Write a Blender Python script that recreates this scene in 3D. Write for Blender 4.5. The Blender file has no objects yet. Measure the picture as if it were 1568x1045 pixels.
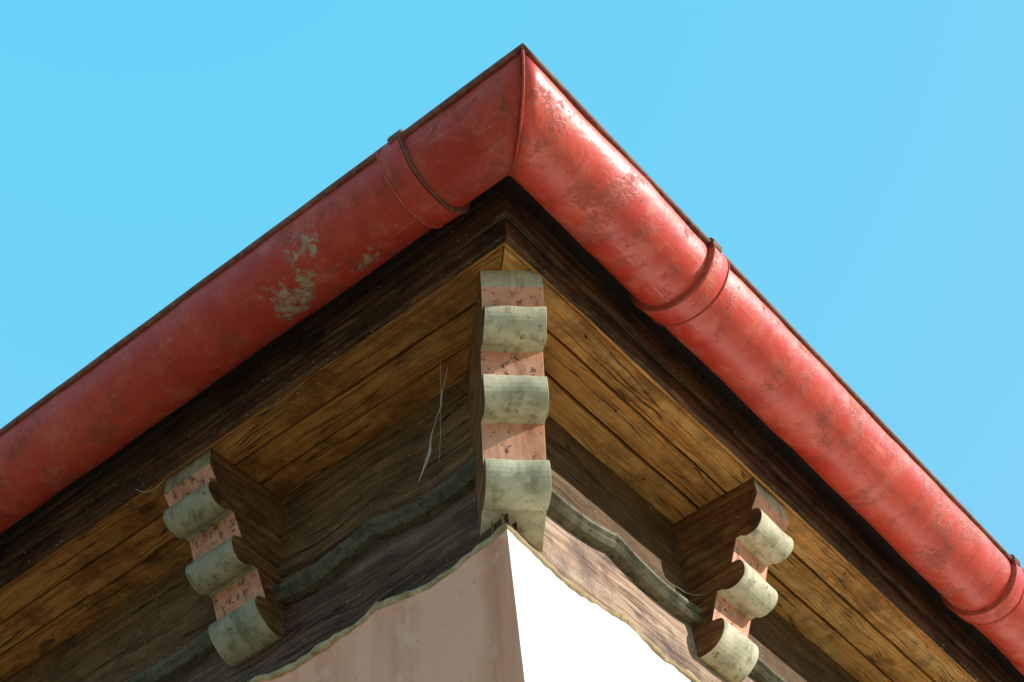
import bpy, math, random, bmesh
from mathutils import Vector, Matrix, noise as mn
random.seed(7)
# ------------------------------------------------------------------ basics
F,zF,zW=.212,-.095,-.465
R=.08; C=F+.1265; G=C+.08; ZS=-.082
W,D=5.2,4.6
GZ=-3.85
SUN_AZ=(0.47,-1.0); SUN_EL=math.radians(21)
scene=bpy.context.scene
col=scene.collection
def link(o,parent=None):
    col.objects.link(o)
    if parent: o.parent=parent
    return o
def empty(n):
    e=bpy.data.objects.new(n,None); return link(e)
house=empty("plaster_house")
gutter=empty("rain_gutter")
# ------------------------------------------------------------------ materials
class M:
    def __init__(s,name):
        s.m=bpy.data.materials.new(name); s.m.use_nodes=True
        s.nt=s.m.node_tree; s.b=s.nt.nodes["Principled BSDF"]; s.n=s.nt.nodes; s.l=s.nt.links
    def new(s,t,**k):
        n=s.n.new(t)
        for a,b in k.items(): setattr(n,a,b)
        return n
    def put(s,sock,v):
        if isinstance(v,bpy.types.NodeSocket): s.l.new(v,sock)
        else:
            if isinstance(v,(tuple,list)) and len(v)==3 and sock.type=='RGBA': v=(*v,1)
            sock.default_value=v
    def coord(s,k="Object"):
        return s.new("ShaderNodeTexCoord").outputs[k]
    def map(s,v,scale=(1,1,1),loc=(0,0,0)):
        n=s.new("ShaderNodeMapping"); s.put(n.inputs[0],v); n.inputs["Scale"].default_value=scale; n.inputs["Location"].default_value=loc
        return n.outputs[0]
    def noise(s,v,scale=5,detail=4,rough=.55,dist=0):
        n=s.new("ShaderNodeTexNoise"); s.put(n.inputs["Vector"],v); n.inputs["Scale"].default_value=scale
        n.inputs["Detail"].default_value=detail; n.inputs["Roughness"].default_value=rough; n.inputs["Distortion"].default_value=dist
        return n.outputs["Fac"]
    def vor(s,v,scale=5,feature='F1',rnd=1):
        n=s.new("ShaderNodeTexVoronoi",feature=feature); s.put(n.inputs["Vector"],v); n.inputs["Scale"].default_value=scale
        n.inputs["Randomness"].default_value=rnd
        return n.outputs["Distance"]
    def ramp(s,f,stops):
        n=s.new("ShaderNodeValToRGB"); s.put(n.inputs[0],f); e=n.color_ramp.elements
        while len(e)<len(stops): e.new(.5)
        for i,(p,c) in enumerate(stops):
            e[i].position=p; e[i].color=(c,c,c,1) if not isinstance(c,(tuple,list)) else (*c,1)
        return n.outputs[0]
    def mix(s,f,a,b,mode='MIX'):
        n=s.new("ShaderNodeMix",data_type='RGBA',blend_type=mode); s.put(n.inputs[0],f); s.put(n.inputs[6],a); s.put(n.inputs[7],b)
        return n.outputs[2]
    def math(s,op,a,b=0.,c=0.):
        n=s.new("ShaderNodeMath",operation=op); s.put(n.inputs[0],a); s.put(n.inputs[1],b); s.put(n.inputs[2],c)
        return n.outputs[0]
    def dist(s,v,p):
        n=s.new("ShaderNodeVectorMath",operation='DISTANCE'); s.put(n.inputs[0],v); n.inputs[1].default_value=p
        return n.outputs["Value"]
    def sep(s,v):
        n=s.new("ShaderNodeSeparateXYZ"); s.put(n.inputs[0],v); return n.outputs
    def comb(s,x,y,z=0.):
        n=s.new("ShaderNodeCombineXYZ"); s.put(n.inputs[0],x);s.put(n.inputs[1],y);s.put(n.inputs[2],z); return n.outputs[0]
    def bump(s,h,strength=.3,dist=.005,normal=None):
        n=s.new("ShaderNodeBump"); s.put(n.inputs["Height"],h); n.inputs["Strength"].default_value=strength; n.inputs["Distance"].default_value=dist
        if normal: s.put(n.inputs["Normal"],normal)
        return n.outputs[0]
    def out(s,color=None,rough=None,normal=None,spec=None,metal=None):
        if color is not None: s.put(s.b.inputs["Base Color"],color)
        if rough is not None: s.put(s.b.inputs["Roughness"],rough)
        if normal is not None: s.put(s.b.inputs["Normal"],normal)
        if spec is not None: s.b.inputs["Specular IOR Level"].default_value=spec
        if metal is not None: s.b.inputs["Metallic"].default_value=metal
        return s.m

def wood(name,dark,mid,light,knots=True,rough=.7,dirt=.6):
    m=M(name); uv=m.coord("UV"); sx=m.sep(uv)
    rnd=m.new("ShaderNodeTexWhiteNoise",noise_dimensions='1D')
    m.put(rnd.inputs["W"],m.math('FLOOR',m.math('DIVIDE',sx[0],20.)))
    warp=m.noise(m.map(uv,(5,16,1)),1,2)
    kv=m.map(uv,(5.0,12,1)); kd=m.vor(kv,1.0)
    knot=m.ramp(kd,[(.0,1),(.09,.9),(.15,0)])
    push=m.ramp(kd,[(0,1),(.35,0)])
    v=m.math('ADD',m.math('MULTIPLY',sx[1],1.0),m.math('MULTIPLY',warp,.03))
    v=m.math('ADD',v,m.math('MULTIPLY',push,.012))
    g=m.noise(m.comb(m.math('MULTIPLY',sx[0],2.2),m.math('MULTIPLY',v,75)),1,4,.6)
    fine=m.noise(m.comb(m.math('MULTIPLY',sx[0],9.),m.math('MULTIPLY',v,420)),1,2,.6)
    c=m.ramp(g,[(.28,dark),(.46,mid),(.68,light)])
    c=m.mix(m.ramp(fine,[(.35,.6),(.6,0)]),c,tuple(x*.4 for x in dark))
    big=m.noise(uv,7,6,.75)
    c=m.mix(m.ramp(big,[(.38,dirt),(.55,0)]),c,(dark[0]*.30,dark[1]*.36,dark[2]*.5))
    c=m.mix(m.math('MULTIPLY',rnd.outputs[0],.4),c,tuple(x*.9 for x in dark))
    cr=m.noise(m.comb(m.math('MULTIPLY',sx[0],1.6),m.math('MULTIPLY',v,38),3.3),1,3,.5)
    crk=m.ramp(cr,[(.482,0),(.5,1),(.518,0)])
    crk=m.math('MULTIPLY',crk,m.ramp(m.noise(uv,4,2),[(.46,0),(.54,1)]))
    c=m.mix(m.math('MULTIPLY',crk,.92),c,tuple(x*.10 for x in dark))
    if knots:
        c=m.mix(m.math('MULTIPLY',knot,.8),c,tuple(x*.25 for x in dark))
    spots=m.noise(m.coord(),120,2,.5)
    c=m.mix(m.ramp(spots,[(.69,0),(.75,.55)]),c,(.5,.42,.3))
    h=m.math('ADD',m.math('MULTIPLY',g,.6),m.math('MULTIPLY',fine,.5)); h=m.math('SUBTRACT',h,m.math('MULTIPLY',crk,1.5))
    return m.out(c,m.ramp(g,[(.3,rough+.1),(.7,rough-.1)]),m.bump(h,.7,.0025),.25)

wood_soffit=wood("aged_board_wood_shaded",(.26,.090,.015),(.58,.25,.055),(.70,.39,.12),dirt=.85)  # darker copy for all sides but the right; shade mixed into the tones
wood_soffit_r=wood("aged_board_wood_sunlit",(.50,.19,.035),(.90,.43,.11),(.92,.60,.24),dirt=.7)  # same boards on the right, sunlight put into lighter, warmer tones
wood_olive=wood("umber_wall_board_wood",(.085,.043,.014),(.20,.105,.034),(.30,.17,.065),knots=False)
wood_dark=wood("dark_fascia_wood",(.04,.018,.008),(.12,.056,.023),(.26,.14,.065),knots=False,dirt=.9)
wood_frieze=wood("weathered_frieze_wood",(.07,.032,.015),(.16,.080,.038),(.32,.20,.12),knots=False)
wood_frieze_r=wood("weathered_frieze_wood_sunlit",(.26,.14,.08),(.52,.33,.21),(.72,.54,.40),knots=False,dirt=.8)  # same frieze on the right wall, sunlight painted in as paler tones
wood_side=wood("beam_side_wood",(.12,.045,.013),(.29,.13,.038),(.46,.24,.085),dirt=.8)

def redpaint(name,k,chalk,spec,r0_,r1_):
    m=M(name); o=m.coord(); uv=m.coord("UV")
    K=lambda c:tuple(x*k for x in c)
    big=m.noise(o,5,3,.6); mid=m.noise(o,22,5,.65); fine=m.noise(o,110,4,.65)
    c=m.ramp(big,[(.3,K((.66,.040,.020))),(.7,K((.86,.098,.050)))])
    c=m.mix(m.ramp(mid,[(.50,0),(.66,.4)]),c,K((.88,.25,.16)))
    stre=m.noise(m.map(uv,(30,5,1)),1,4,.6)
    c=m.mix(m.ramp(stre,[(.54,0),(.72,.5)]),c,K((.30,.03,.02)))
    lon=m.noise(m.map(uv,(5,60,1)),1,4,.65)
    c=m.mix(m.ramp(lon,[(.60,0),(.74,chalk)]),c,K((.88,.42,.33)))
    c=m.mix(m.ramp(fine,[(.28,.8),(.38,0)]),c,(.10,.025,.018))
    wv=m.noise(o,9,6,.75); isl=m.math('MULTIPLY',m.ramp(wv,[(.54,0),(.59,1)]),m.ramp(fine,[(.38,0),(.5,1)]))
    c=m.mix(m.math('MULTIPLY',isl,.6),c,K((.36,.09,.055)))
    sc=m.noise(o,60,5,.7)
    wobn=m.math('MULTIPLY',m.math('SUBTRACT',m.noise(o,34,5,.75),.5),.15)
    def spot(p,r):
        d=m.math('ADD',m.dist(o,p),wobn)
        return m.ramp(d,[(r*.8,1),(r,0)])
    b=m.math('MAXIMUM',spot(SP1,.022),spot(SP2,.042))
    b=m.math('MAXIMUM',b,spot(SP3,.022)); b=m.math('MAXIMUM',b,spot(SP4,.020))
    b=m.math('MULTIPLY',b,m.ramp(sc,[(.36,.30),(.52,.92)]))
    c=m.mix(b,c,m.ramp(sc,[(.35,(.12,.045,.03)),(.6,(.40,.29,.20))]))
    v=m.vor(o,70)
    chip=m.math('MULTIPLY',m.ramp(v,[(.05,1),(.10,0)]),m.ramp(mid,[(.5,0),(.6,1)]))
    c=m.mix(m.math('MULTIPLY',chip,.6),c,(.78,.54,.45))
    rg=m.ramp(mid,[(.3,r0_),(.7,r1_)])
    rg=m.mix(isl,rg,(.8,.8,.8))
    blis=m.math('MULTIPLY',m.ramp(m.vor(o,85),[(0,1),(.4,0)]),m.ramp(big,[(.5,0),(.62,1)]))
    h=m.math('ADD',m.math('MULTIPLY',isl,.6),m.math('MULTIPLY',fine,.35)); h=m.math('ADD',h,m.math('MULTIPLY',b,-.6)); h=m.math('ADD',h,m.math('MULTIPLY',blis,.5))
    n=m.bump(h,.45,.0015); n=m.bump(m.noise(o,14,3),.3,.006,n)
    return m.out(c,rg,n,spec)
def gp(s_side,s,ang):
    o=C+R*math.cos(ang); z=R*math.sin(ang)
    return (-o,s,z) if s_side=='L' else (s,-o,z)
SP1=gp('L',.07,math.radians(-45)); SP2=gp('L',.15,math.radians(-92)); SP3=gp('L',.10,math.radians(-80)); SP4=gp('L',.0,math.radians(-105))
red=redpaint("weathered_red_paint",1.0,.5,.85,.34,.46)  # right run: brighter copy, sun put into the base colour
red_l=redpaint("weathered_red_paint_shaded",.60,.4,.4,.42,.58)  # same paint scaled darker for the unlit sides; shade put into the colour
def simple(name,c1,c2,rough=.6,sc=20,bs=.4,spec=.3):
    m=M(name); o=m.coord(); n=m.noise(o,sc,5,.65); f=m.noise(o,sc*7,3,.6)
    c=m.ramp(n,[(.3,c1),(.7,c2)])
    c=m.mix(m.ramp(f,[(.3,.5),(.45,0)]),c,tuple(x*.4 for x in c1))
    return m.out(c,rough,m.bump(f,bs,.002),spec)
rust=simple("rusty_rim",(.10,.032,.02),(.30,.11,.065),.6,60)
seam_red=simple("joint_red",(.36,.05,.03),(.58,.12,.075),.55,60)
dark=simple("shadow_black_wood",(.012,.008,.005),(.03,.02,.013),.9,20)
def chipped(name,c1,c2,under,th=.60):
    m=M(name); o=m.coord(); n=m.noise(o,18,4,.6); f=m.noise(o,62,6,.75,.4); g=m.noise(o,260,2,.6)
    c=m.ramp(n,[(.3,c1),(.7,c2)])
    st=m.noise(m.map(o,(40,40,9)),1,3,.6)
    c=m.mix(m.ramp(st,[(.50,0),(.70,.65)]),c,tuple(x*.35 for x in c1))
    ch=m.ramp(f,[(th,0),(th+.04,1)])
    c=m.mix(m.math('MULTIPLY',ch,.85),c,under)
    c=m.mix(m.ramp(g,[(.25,.6),(.36,0)]),c,tuple(x*.3 for x in c1))
    h=m.math('ADD',m.math('MULTIPLY',ch,-.7),m.math('MULTIPLY',n,.5)); h=m.math('ADD',h,m.math('MULTIPLY',g,.25))
    return m.out(c,.65,m.bump(h,.6,.002),.25)
green_l=chipped("chipped_green_paint_shaded",(.22,.195,.115),(.38,.345,.215),(.15,.10,.05),.60)  # copy of the green for unlit sides, shade painted into its tones
pink_l=chipped("chipped_pink_paint_shaded",(.50,.20,.11),(.66,.33,.20),(.11,.05,.03),.56)  # likewise the pink, darkened to carry the shade
green=chipped("chipped_green_paint",(.44,.40,.25),(.76,.69,.48),(.24,.16,.08),.61)  # brighter green and pink for corner and right corbels, sunlight in the colour
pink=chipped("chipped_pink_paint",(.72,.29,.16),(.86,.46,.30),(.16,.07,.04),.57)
trim_l=chipped("olive_trim_paint_shaded",(.06,.055,.03),(.15,.14,.08),(.06,.04,.022),.56)  # trim darkened off the sunny side, shade put into the colour
trim_r=chipped("olive_trim_paint_sunlit",(.11,.10,.06),(.26,.245,.155),(.08,.06,.035),.56)  # same trim lightened on the right to carry the sunlight
def plaster(name,c1,c2,stc,hi):
    m=M(name); o=m.coord()
    a=m.noise(o,2.5,4,.6); b=m.noise(o,12,5,.65); f=m.noise(o,90,4,.6)
    st=m.noise(m.map(o,(9,9,1.2)),1,4,.6)
    c=m.ramp(a,[(.3,c1),(.7,c2)])
    c=m.mix(m.ramp(st,[(.46,0),(.68,.8)]),c,stc)
    c=m.mix(m.ramp(b,[(.55,0),(.68,.5)]),c,hi)
    c=m.mix(m.ramp(f,[(.28,.4),(.36,0)]),c,tuple(x*.5 for x in stc))
    h=m.math('ADD',m.math('MULTIPLY',b,.8),m.math('MULTIPLY',f,.3))
    n=m.bump(h,.6,.007); n=m.bump(a,.5,.03,n)
    return m.out(c,.9,n,.1)
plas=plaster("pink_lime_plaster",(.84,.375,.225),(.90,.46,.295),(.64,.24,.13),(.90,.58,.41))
plas_w=plaster("sunlit_white_plaster",(.78,.72,.66),(.82,.78,.74),(.76,.68,.61),(.83,.81,.78))  # right wall copy whitened, sun glare put into the plaster colour
edge_m=simple("ochre_plaster_edge",(.26,.18,.08),(.62,.47,.27),.9,35,.6,.1)
tile=simple("clay_roof_tile",(.30,.11,.06),(.45,.19,.11),.8,6,.4)
web_m=simple("cobweb_silk",(.45,.42,.36),(.6,.56,.5),.9,50,.1)
glass=M("window_glass").out((.03,.04,.05),.06,None,.6)
shutter=simple("green_shutter_paint",(.10,.16,.11),(.14,.22,.15),.6,8,.2)

# ------------------------------------------------------------------ mesh helpers
def mesh_obj(name,verts,faces,mats,uvs=None,fm=None,parent=None,smooth=False,bevel=0,top=False):
    me=bpy.data.meshes.new(name); me.from_pydata([tuple(v) for v in verts],[],faces)
    for m in mats: me.materials.append(m)
    if fm:
        for p,i in zip(me.polygons,fm): p.material_index=i
    if uvs:
        l=me.uv_layers.new(name="UVMap")
        for lp in me.loops: l.data[lp.index].uv=uvs[lp.vertex_index]
    bm=bmesh.new(); bm.from_mesh(me); bmesh.ops.recalc_face_normals(bm,faces=bm.faces); bm.to_mesh(me); bm.free()
    if smooth:
        for p in me.polygons: p.use_smooth=True
    o=bpy.data.objects.new(name,me); link(o,parent)
    if bevel:
        b=o.modifiers.new("bev",'BEVEL'); b.width=bevel; b.segments=2; b.limit_method='ANGLE'; b.angle_limit=math.radians(35)
    return o
class Acc:
    def __init__(s): s.v=[];s.f=[];s.uv=[];s.fm=[]
    def sweep(s,rings,uvs,closed=True,caps=True,mat=0):
        b=len(s.v);n=len(rings[0])
        for r,u in zip(rings,uvs): s.v+=r; s.uv+=u
        for i in range(len(rings)-1):
            for j in range(n if closed else n-1):
                k=(j+1)%n
                s.f.append((b+i*n+j,b+i*n+k,b+(i+1)*n+k,b+(i+1)*n+j)); s.fm.append(mat)
        if closed and caps:
            s.f.append(tuple(b+j for j in range(n))); s.f.append(tuple(b+(len(rings)-1)*n+j for j in range(n))); s.fm+= [mat,mat]
    def obj(s,name,mats,parent,**k): return mesh_obj(name,s.v,s.f,mats,s.uv,s.fm,parent,**k)
SIDES=[(Vector((0,0,0)),Vector((0,1,0)),Vector((-1,0,0)),D),
       (Vector((0,0,0)),Vector((1,0,0)),Vector((0,-1,0)),W),
       (Vector((W,0,0)),Vector((0,1,0)),Vector((1,0,0)),D),
       (Vector((0,D,0)),Vector((1,0,0)),Vector((0,1,0)),W)]
def P(sd,s,o,z): c,d,n,L=SIDES[sd]; return c+d*s+n*o+Vector((0,0,z))
def stations(sd,step=.03,dense=2.2):
    L=SIDES[sd][3]; out=[]
    K=10
    for k in range(K): out.append((lambda t:(lambda o:-o+t*o))(k/K))
    s=0.
    while s<L-.01:
        out.append((lambda q:(lambda o:q))(s)); s+= step if (s<dense and sd<2) else .5
    for k in range(5): out.append((lambda t:(lambda o:L+o*t))(k/4))
    return out
def loopsweep(name,profile,mats,parent,disp=None,closed=True,smooth=False,bevel=0,step=.03,sides=range(4),uoff=0,dense=2.2,arcuv=False):
    a=Acc()
    al=[0]
    for i in range(1,len(profile)): al.append(al[-1]+math.dist(profile[i],profile[i-1]))
    for sd in sides:
        rings=[];uvs=[]
        for f in stations(sd,step,dense):
            r=[];u=[]
            for i,(o,z) in enumerate(profile):
                s=f(o)
                p=P(sd,s,o,z)
                if disp: p=p+disp(sd,s,o,z,p)
                r.append(p);u.append((s+uoff+sd*20,al[i] if arcuv else o+z))
            rings.append(r);uvs.append(u)
        a.sweep(rings,uvs,closed,mat=1 if (sd==1 and len(mats)>1) else 0)
    return a.obj(name,mats,parent,smooth=smooth,bevel=bevel)
def tube(name,pts,rad,mat,parent,n=5,flat=1.0):
    acc=Acc();rr=[];uu=[]
    for i,p in enumerate(pts):
        t=(pts[min(i+1,len(pts)-1)]-pts[max(i-1,0)]).normalized()
        a=t.cross(Vector((.3,.9,.2))).normalized(); b=t.cross(a)
        r_=rad(i/(len(pts)-1)) if callable(rad) else rad
        rr.append([p+a*math.cos(k*2*math.pi/n)*r_+b*math.sin(k*2*math.pi/n)*r_*flat for k in range(n)]); uu.append([(i*.01,k*.01) for k in range(n)])
    acc.sweep(rr,uu); return acc.obj(name,[mat],parent,smooth=True)

# ------------------------------------------------------------------ gutter
prof=[]
N=26
for i in range(N+1):
    a=math.pi+math.pi*i/N
    prof.append((C+R*math.cos(a),R*math.sin(a)))
for i in range(N,-1,-1):
    a=math.pi+math.pi*i/N
    prof.append((C+(R-.003)*math.cos(a),(R-.003)*math.sin(a)+.0005))
def gdisp(sd,s,o,z,p):
    k=.2 if s<-o+.03 else 1
    n=mn.noise(p*5)*.0034+mn.noise(p*17)*.0014
    rad=Vector((0,0,z/R))+SIDES[sd][2]*((o-C)/R)
    return rad*n*k
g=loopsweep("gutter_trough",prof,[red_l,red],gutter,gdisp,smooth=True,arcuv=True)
bead=[(G+.001+.0065*math.cos(t*math.pi/5),.001+.0065*math.sin(t*math.pi/5)) for t in range(10)]
loopsweep("rolled_rim",bead,[rust],gutter,lambda sd,s,o,z,p:Vector((0,0,mn.noise(p*9)*.0015)),smooth=True)
def arcband(sd,s0,s1,ra,rb,name,mat,a0=178,a1=362,par=gutter,nseg=36):
    acc=Acc();rings=[];uvs=[]
    for i in range(nseg+1):
        a=math.radians(a0+(a1-a0)*i/nseg); r=[];u=[]
        wob=mn.noise(Vector((a*2,s0*7,sd)))*.0015
        for (s,rr) in ((s0,R-.001),(s0+.001,ra),((s0+s1)/2,(ra+rb)/2+.001),(s1-.001,rb),(s1,R-.001)):
            r.append(P(sd,s+wob,C+rr*math.cos(a),rr*math.sin(a)));u.append((s+sd*20,a*R))
        rings.append(r);uvs.append(u)
    acc.sweep(rings,uvs,True)
    return acc.obj(name,[mat],par,smooth=False,bevel=.0008)
for sd,s in ((0,-G+.245),(1,-G+.525),(1,-G+1.685),(0,-G+1.9),(1,3.),(0,3.)):
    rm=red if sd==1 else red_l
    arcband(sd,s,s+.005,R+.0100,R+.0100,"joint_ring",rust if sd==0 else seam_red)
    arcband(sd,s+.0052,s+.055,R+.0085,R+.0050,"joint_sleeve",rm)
    arcband(sd,s+.0505,s+.0555,R+.0068,R+.0068,"sleeve_lip",seam_red)
    acc=Acc();rr=[];uu=[]
    for q in (s-.002,s+.026):
        rr.append([P(sd,q,G+.001+.0125*math.cos(t*math.pi/4),.001+.0125*math.sin(t*math.pi/4)) for t in range(8)]);uu.append([(q,t*.01) for t in range(8)])
    acc.sweep(rr,uu); acc.obj("rim_clamp",[rust],gutter,bevel=.0015)
acc=Acc();rr=[];uu=[]
lat=Vector((1,-1,0)).normalized()
for i in range(31):
    a=math.radians(180+180*i/30); o=C+(R+.001)*math.cos(a);z=(R+.001)*math.sin(a)
    ctr=Vector((-o,-o,z)); rad=(Vector((-math.cos(a)*1,-math.cos(a)*1,math.sin(a)))).normalized()
    w=.0022+.0012*mn.noise(Vector((i*.4,0,0)))
    rr.append([ctr+lat*math.cos(t*math.pi/3)*w+rad*math.sin(t*math.pi/3)*w*1.0 for t in range(6)]);uu.append([(i*.01,t*.01) for t in range(6)])
acc.sweep(rr,uu);acc.obj("mitre_seam",[seam_red],gutter,smooth=True)

# ------------------------------------------------------------------ fascia + soffit
def wob(amp,fr=6):
    return lambda sd,s,o,z,p: Vector((mn.noise(p*fr),mn.noise(p*fr+Vector((9,3,1))),mn.noise(p*fr+Vector((2,7,5)))))*amp
loopsweep("fascia_board",[(F-.012,.02),(F,.02),(F,zF),(F-.012,zF)],[wood_dark],house,wob(.0014),bevel=.002,uoff=3)
loopsweep("fascia_cover_strip",[(F+.001,.03),(F+.013,.03),(F+.012,-.056),(F+.001,-.056)],[wood_dark],house,wob(.0018,9),bevel=.0015,uoff=7)
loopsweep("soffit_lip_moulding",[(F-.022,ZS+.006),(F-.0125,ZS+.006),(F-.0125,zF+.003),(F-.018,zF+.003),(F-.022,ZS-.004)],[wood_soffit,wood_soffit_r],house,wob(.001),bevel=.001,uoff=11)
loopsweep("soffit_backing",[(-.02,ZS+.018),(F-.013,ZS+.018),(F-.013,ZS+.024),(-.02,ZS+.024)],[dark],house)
acc=Acc()
bounds=[(F-.024,F-.085),(F-.0900,F-.150),(F-.1570,-.012)]
for sd in range(4):
    L=SIDES[sd][3]
    for bi,(oa,ob) in enumerate(bounds):
        cuts=[None,[.66,.60,1.1][bi] if sd==1 else [1.35,.95,1.6][bi],2.6,3.7,None]
        for ci in range(len(cuts)-1):
            dz=random.uniform(-.0045,.0025); off=random.randrange(1,400)*20+random.random()*3
            rings=[];uvs=[]
            n=50 if ci<2 else 6
            for k in range(n+1):
                t=k/n; r=[];u=[]
                for (o,z) in ((oa,ZS+dz),(ob,ZS+dz),(ob,ZS+.015),(oa,ZS+.015)):
                    a=-o+.0015 if cuts[ci] is None else cuts[ci]+.0012
                    b=L+o-.0015 if cuts[ci+1] is None else cuts[ci+1]-.0012
                    s=a+(b-a)*t
                    p=P(sd,s,o,z); e=mn.noise(p*8)*.0016+mn.noise(p*30)*.0006
                    p=p+SIDES[sd][2]*e+Vector((0,0,mn.noise(p*5)*.002))
                    r.append(p);u.append((s+off,o*1.0+z))
                rings.append(r);uvs.append(u)
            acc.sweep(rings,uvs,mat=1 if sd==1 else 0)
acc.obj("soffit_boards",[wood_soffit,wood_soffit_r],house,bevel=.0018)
acc=Acc()
for sd in (0,1):
    for k in range(26):
        s=.08+k*.085+random.uniform(-.02,.02); o=random.choice([.03,.075,.105,.165])+random.uniform(-.006,.006)
        if k%2: continue
        r_=.0022; rg=[]
        for (q,h) in ((1,0),(1,-.0008),(.5,-.0016)):
            rg.append([P(sd,s+r_*q*math.cos(t),o+r_*q*math.sin(t),ZS-.0025+h) for t in [i*math.pi/4 for i in range(8)]])
        acc.sweep(rg,[[(0,0)]*8]*3)
acc.obj("nail_heads",[dark],house)

# ------------------------------------------------------------------ bays / swags
BAY0=.552; BAYR=.632
def brs(sd):
    first,step=(BAY0,.85) if sd in (0,2) else (BAYR,.98)
    L=SIDES[sd][3]; out=[0.]; s=first
    while s<L-.3: out.append(s); s+=step
    out.append(L); return out
BR=[brs(i) for i in range(4)]
def swag(sd,s):
    b=BR[sd]
    s=min(max(s,0),b[-1]-1e-6)
    for i in range(len(b)-1):
        if b[i]<=s<b[i+1]:
            t=(s-b[i])/(b[i+1]-b[i]); q=(2*t)%1.0
            return -math.sin(math.pi*q)**.75
    return 0
ZT=zW+.165
def strip_z(name,sd_list,prof,mats,smooth=False,bevel=0,uoff=0,jit=.001,step=.012):
    a=Acc()
    for sd in sd_list:
        rings=[];uvs=[]
        for f in stations(sd,step,1.8):
            r=[];u=[]
            for (o,z,sw) in prof:
                s=f(o); p=P(sd,s,o,z+sw*swag(sd,s)); p=p+Vector((0,0,mn.noise(p*14)*jit*2))+SIDES[sd][2]*mn.noise(p*22)*jit
                r.append(p);u.append((s+uoff+sd*20,o+z))
            rings.append(r);uvs.append(u)
        a.sweep(rings,uvs,mat=1 if (sd==1 and len(mats)>1) else 0)
    return a.obj(name,mats,house,smooth=smooth,bevel=bevel)
A4=range(4)
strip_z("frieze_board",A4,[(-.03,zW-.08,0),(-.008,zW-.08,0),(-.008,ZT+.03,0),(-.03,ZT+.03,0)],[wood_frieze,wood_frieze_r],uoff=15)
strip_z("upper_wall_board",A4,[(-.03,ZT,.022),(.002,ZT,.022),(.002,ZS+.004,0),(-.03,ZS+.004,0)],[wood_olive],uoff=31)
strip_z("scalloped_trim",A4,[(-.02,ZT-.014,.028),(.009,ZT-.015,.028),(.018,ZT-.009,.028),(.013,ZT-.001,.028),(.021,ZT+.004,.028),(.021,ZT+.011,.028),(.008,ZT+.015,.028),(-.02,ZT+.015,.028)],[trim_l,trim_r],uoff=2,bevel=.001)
def wall_disp(sd,s,o,z,p):
    k=min(1,max(0,(s-.02)/.15))
    return SIDES[sd][2]*(mn.noise(p*3)*.007+mn.noise(p*11)*.0025)*k
def top_z(sd,s):
    return zW+.007*mn.noise(Vector((s*9,sd*5,0)))+.004*mn.noise(Vector((s*40,sd*5,0)))
acc=Acc()
for sd in A4:
    rings=[];uvs=[]
    for f in stations(sd,.012,1.8):
        r=[];u=[]
        zt0=top_z(sd,f(0))
        zl=[zt0-.0,zt0-.006,zt0-.02,zt0-.05,zt0-.1,zt0-.16,zt0-.25,zt0-.4,zt0-.7,zt0-1.2,GZ-.1]
        o0=[-.003,.0005]+[0]*9
        sw=[.02]*5+[.012,.006,0,0,0,0]
        for zz,oo,w_ in zip(zl,o0,sw):
            s=f(oo); p=P(sd,s,oo,zz+w_*swag(sd,s)); p=p+wall_disp(sd,s,oo,zz,p); r.append(p);u.append((s,zz))
        for oo,zz,w_ in ((-.05,GZ-.1,0),(-.05,zt0-.002,.02)):
            s=f(oo); r.append(P(sd,s,oo,zz+w_*swag(sd,s)));u.append((s,zz))
        rings.append(r);uvs.append(u)
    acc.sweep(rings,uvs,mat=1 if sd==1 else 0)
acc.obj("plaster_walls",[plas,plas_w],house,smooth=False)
acc=Acc()
for sd in A4:
    rings=[];uvs=[]
    for f in stations(sd,.006,1.8):
        s=f(0); base=top_z(sd,s)+.02*swag(sd,s)
        rr=.0085+.005*mn.noise(Vector((s*14,sd,3)))+.002*mn.noise(Vector((s*60,sd,3)))
        r=[];u=[]
        for t in range(10):
            a=t*math.pi/5; jj=1+.2*mn.noise(Vector((s*40,a*2,sd)))
            o=-.003+rr*.8*jj*math.cos(a); r.append(P(sd,f(o),o,base-.001+rr*.85*jj*math.sin(a)));u.append((s,t*.01))
        rings.append(r);uvs.append(u)
    acc.sweep(rings,uvs)
acc.obj("ragged_plaster_edge",[edge_m],house,smooth=True)

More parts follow.
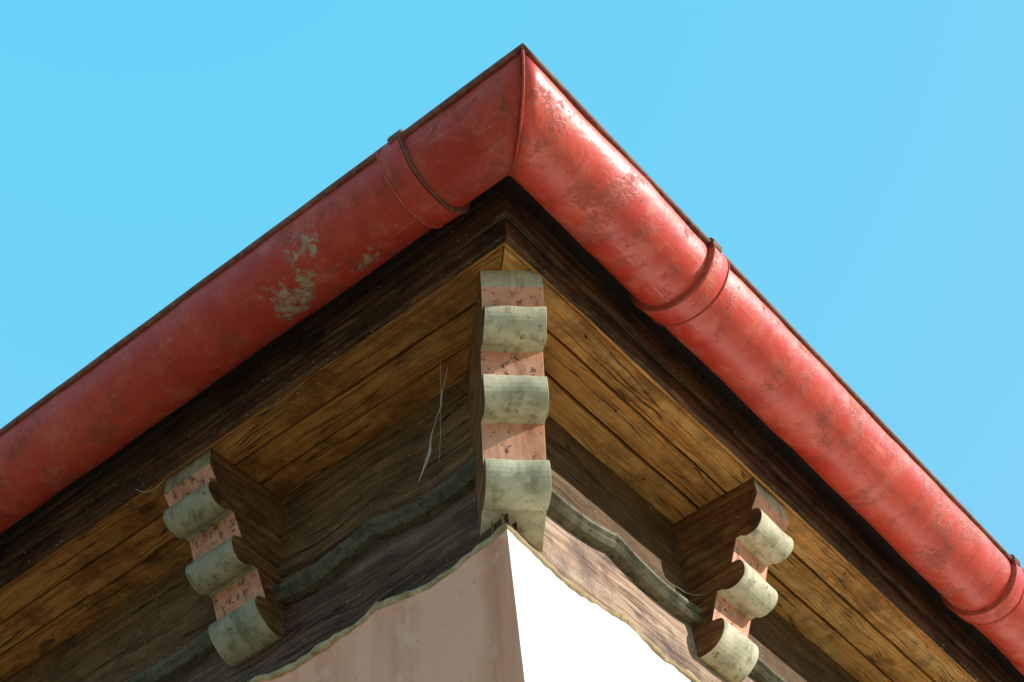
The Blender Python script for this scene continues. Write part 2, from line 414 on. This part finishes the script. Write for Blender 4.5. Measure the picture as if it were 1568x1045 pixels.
# ------------------------------------------------------------------ carved corbels
def arc(p0,p1,sag,n=14):
    (x0,y0),(x1,y1)=p0,p1; dx,dy=x1-x0,y1-y0; L=math.hypot(dx,dy); nx,ny=-dy/L,dx/L
    out=[]
    for k in range(1,n):
        a=math.pi*k/n; t=(1-math.cos(a))/2; h=sag*math.sin(a)
        out.append((x0+dx*t+nx*h,y0+dy*t+ny*h))
    return out
def corbel(origin,dout,end,width,depth_in,si=1.0,sdn=1.0,p3=0.,mats=None):
    lat=Vector((0,0,1)).cross(dout).normalized()
    pts=[(0,0,'g')]
    def add(x,y,m): pts.append((x*si,y*sdn,m))
    add(0,.040,'p'); add(.020,.070,'g')
    def roll(a,b,sag,flat,nxt):
        add(a[0],a[1],'g')
        for q in arc(a,b,sag): add(q[0],q[1],'g')
        add(b[0],b[1],'g' if flat else nxt)
        if flat: add(b[0]+flat,b[1],nxt)
    roll((.008,.073),(.050,.111),.024,.010,'p')
    add(.077,.158,'g')
    roll((.062,.161),(.106,.202),.026,.010,'p')
    add(.137,.252+p3,'g')
    roll((.120,.256+p3),(.178,.312),.025,0,'g')
    add((end+depth_in)/si,.334,'x'); add((end+depth_in)/si,0,'x')
    K=8; n=len(pts); v=[];uv=[]
    seed=Vector((origin.x*7,origin.y*7,1.3))
    for k in range(K+1):
        l=(k/K-.5)*width
        for (i,d,m) in pts:
            p=origin+dout*(end-i)+lat*l-Vector((0,0,d))
            if i<end: p=p+Vector((mn.noise(p*20+seed),mn.noise(p*20-seed),mn.noise(p*17+seed)))*.0030
            v.append(p); uv.append((i+100,d))
    f=[];fm=[]
    mi={'g':0,'p':1,'x':2}
    for k in range(K):
        for j in range(n):
            jj=(j+1)%n; f.append((k*n+j,k*n+jj,(k+1)*n+jj,(k+1)*n+j)); fm.append(mi[pts[j][2]])
    f.append(tuple(range(n))); f.append(tuple(K*n+j for j in range(n))); fm+=[2,2]
    return mesh_obj("carved_wooden_corbel",v,f,mats or [green,pink,wood_side],uv,fm,None,bevel=.0012)
dd=Vector((-1,-1,0)).normalized()
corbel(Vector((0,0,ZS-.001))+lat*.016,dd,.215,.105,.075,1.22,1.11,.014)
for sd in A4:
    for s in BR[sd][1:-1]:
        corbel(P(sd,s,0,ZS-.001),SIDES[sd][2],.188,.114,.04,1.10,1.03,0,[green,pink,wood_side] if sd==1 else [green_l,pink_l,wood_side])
for cx_,cy_,dx_,dy_ in ((W,0,1,-1),(0,D,-1,1),(W,D,1,1)):
    corbel(Vector((cx_,cy_,ZS-.001)),Vector((dx_,dy_,0)).normalized(),.215,.105,.06,1.22,1.10)

# ------------------------------------------------------------------ cobwebs
def droop(a,b,sag,n=24,w=.002):
    a,b=Vector(a),Vector(b)
    return [a.lerp(b,i/n)-Vector((0,0,sag*math.sin(math.pi*i/n)))+Vector((mn.noise(Vector((i*.3,a.x*9,1))),mn.noise(Vector((i*.3,a.x*9,5))),mn.noise(Vector((i*.3,a.x*9,9)))))*w*math.sin(math.pi*i/n) for i in range(n+1)]
web=empty("cobweb")
tube("dusty_strand",droop(P(0,.045,.055,ZS-.01),P(0,.155,.022,ZS-.20),.02,w=.008),lambda t:.0008+.0030*math.exp(-((t-.72)/.13)**2)+.0012*math.exp(-((t-.25)/.1)**2),web_m,web,flat=.5)
tube("thread_1",droop(P(0,.050,.07,ZS-.002),P(0,.12,.004,ZS-.16),.015),.0004,web_m,web)
tube("thread_2",droop(P(0,.60,F-.02,ZS-.003),P(0,.66,F+.002,ZS-.012),.022),.0006,web_m,web)
tube("thread_3",droop(P(0,.25,F-.02,ZS-.004),P(0,.40,F-.018,ZS-.004),.008),.0004,web_m,web)
tube("thread_4",droop(P(1,.57,.03,ZS-.2),P(1,.50,.014,ZS-.21),.01),.0005,web_m,web)
tube("thread_5",droop(P(0,-.1,F-.02,ZS-.004),P(0,.08,F-.02,ZS-.004),.006),.0004,web_m,web)

# ------------------------------------------------------------------ roof
acc=Acc(); tan=math.tan(math.radians(30)); oe=C-.03; z0=.035; apex=D/2+oe
for sd in A4:
    L=SIDES[sd][3]; rows=int(apex/.16); rings=[];uvs=[]
    cols=int((L+2*oe)/.05)
    for r_ in range(rows+1):
        for st in (0,1):
            o=oe-min(apex,(r_*.16)+(.155 if st else 0)); o=max(o,oe-apex)
            zz=z0+(oe-o)*tan+(.03 if not st else .012)
            a,b=-o,L+o
            if b<a: a=b=(a+b)/2
            ring=[];u=[]
            for c_ in range(cols+1):
                s=a+(b-a)*c_/cols; wv=.012*math.cos(s*2*math.pi/.2)
                ring.append(P(sd,s,o,zz+wv)); u.append((s,o))
            rings.append(ring);uvs.append(u)
    acc.sweep(rings,uvs,closed=False)
acc.obj("tiled_hip_roof",[tile],house)
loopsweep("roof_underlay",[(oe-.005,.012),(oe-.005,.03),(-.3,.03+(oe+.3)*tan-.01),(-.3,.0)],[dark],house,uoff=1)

# ------------------------------------------------------------------ windows + door (below the frame)
def box(acc,sd,s0,s1,o0,o1,z0,z1,mat=0):
    r=[[P(sd,s,o,z) for (o,z) in ((o0,z0),(o1,z0),(o1,z1),(o0,z1))] for s in (s0,s1)]
    acc.sweep(r,[[(0,0)]*4]*2,mat=mat)
def window(sd,s,z,w=.8,h=1.1):
    a=Acc()
    box(a,sd,s-w/2,s+w/2,-.01,.012,z,z+h,1)
    for q in (-w/2-.03,-.02,w/2-.02): box(a,sd,s+q,s+q+.045,.0,.035,z-.03,z+h+.03)
    for q in (-.03,h*.6,h): box(a,sd,s-w/2+.0155,s+w/2-.0205,.002,.031,z+q,z+q+.04)
    box(a,sd,s-w/2-.1,s+w/2+.1,.0,.08,z-.08,z-.035)
    for sg in (-1,1):
        c0=s+sg*(w/2+.03+w/4+.01); box(a,sd,c0-w/4,c0+w/4,.012,.035,z-.02,z+h+.02,2)
        for k in range(12): box(a,sd,c0-w/4+.04,c0+w/4-.04,.036,.044,z+.03+k*h/12.5,z+.03+k*h/12.5+.06,2)
    a.obj("shuttered_window",[plas,glass,shutter],house)
for sd in A4:
    if sd!=1: window(sd,1.3,-2.3)
    window(sd,3.9,-2.3,.6)
a=Acc(); box(a,1,2.1,3.0,.0,.03,GZ,GZ+2.05,0)
for k in range(6): box(a,1,2.13+k*.142,2.13+k*.142+.13,.031,.045,GZ+.08,GZ+1.98,0)
box(a,1,2.0,2.095,.0,.05,GZ,GZ+2.14,1);box(a,1,3.005,3.1,.0,.05,GZ,GZ+2.14,1);box(a,1,2.0965,3.0035,.0,.05,GZ+2.055,GZ+2.14,1)
a.obj("plank_door",[wood_side,wood_olive],house)

# ------------------------------------------------------------------ ground
gm=M("gravel_ground"); o=gm.coord()
gc=gm.ramp(gm.noise(o,.6,4,.6),[(.3,(.40,.29,.18)),(.7,(.50,.37,.24))])
gc=gm.mix(gm.ramp(gm.vor(o,60),[(.1,.3),(.6,0)]),gc,(.2,.17,.13))
gmat=gm.out(gc,.95,None,.1)
mesh_obj("ground",[(-600,-600,GZ),(600,-600,GZ),(600,600,GZ),(-600,600,GZ)],[(0,1,2,3)],[gmat])

# ------------------------------------------------------------------ camera
f_,cx,cy,cz,yaw,pit,rol=2546.13,-1.6356,-1.1128,-2.2424,.5738,.8391,-.1333
fw=Vector((math.cos(pit)*math.cos(yaw),math.cos(pit)*math.sin(yaw),math.sin(pit)))
r0=Vector((math.sin(yaw),-math.cos(yaw),0)); u0=r0.cross(fw)
r=math.cos(rol)*r0+math.sin(rol)*u0; u=-math.sin(rol)*r0+math.cos(rol)*u0
cam=bpy.data.cameras.new("camera"); co=bpy.data.objects.new("camera",cam); link(co)
m=Matrix.Identity(4)
for i in range(3): m[i][0]=r[i];m[i][1]=u[i];m[i][2]=-fw[i]
m[0][3],m[1][3],m[2][3]=cx,cy,cz
co.matrix_world=m
cam.sensor_width=36; cam.sensor_fit='HORIZONTAL'; cam.lens=f_/1568*36; cam.clip_start=.05; cam.clip_end=2000
cam.shift_y=.004
scene.camera=co
# ------------------------------------------------------------------ light
sx,sy=Vector(SUN_AZ).normalized(); sd_=Vector((sx*math.cos(SUN_EL),sy*math.cos(SUN_EL),math.sin(SUN_EL)))
sl=bpy.data.lights.new("sun",'SUN'); sl.energy=5; sl.angle=math.radians(.5); sl.color=(1,.95,.87)
so=bpy.data.objects.new("sun",sl); link(so); so.rotation_euler=sd_.to_track_quat('Z','Y').to_euler()
w=bpy.data.worlds.new("World"); scene.world=w; w.use_nodes=True
nt=w.node_tree; bg=nt.nodes["Background"]; sk=nt.nodes.new("ShaderNodeTexSky"); sk.sky_type='NISHITA'; sk.sun_disc=False
sk.sun_elevation=SUN_EL; sk.sun_rotation=math.atan2(sx,sy); sk.altitude=200; sk.air_density=1.0; sk.dust_density=.3; sk.ozone_density=1.0
def wm(mode,c,src):
    n=nt.nodes.new("ShaderNodeMix"); n.data_type='RGBA'; n.blend_type=mode; n.inputs[0].default_value=1
    nt.links.new(src,n.inputs[6]); n.inputs[7].default_value=(*c,1); return n.outputs[2]
x=wm('MULTIPLY',(5.0,13.0,13.0),sk.outputs[0]); x=wm('DARKEN',(6.5,13.0,18.8),x)
nt.links.new(x,bg.inputs[0]); bg.inputs[1].default_value=.05
scene.view_settings.view_transform='Standard'; scene.view_settings.look='None'; scene.view_settings.exposure=0
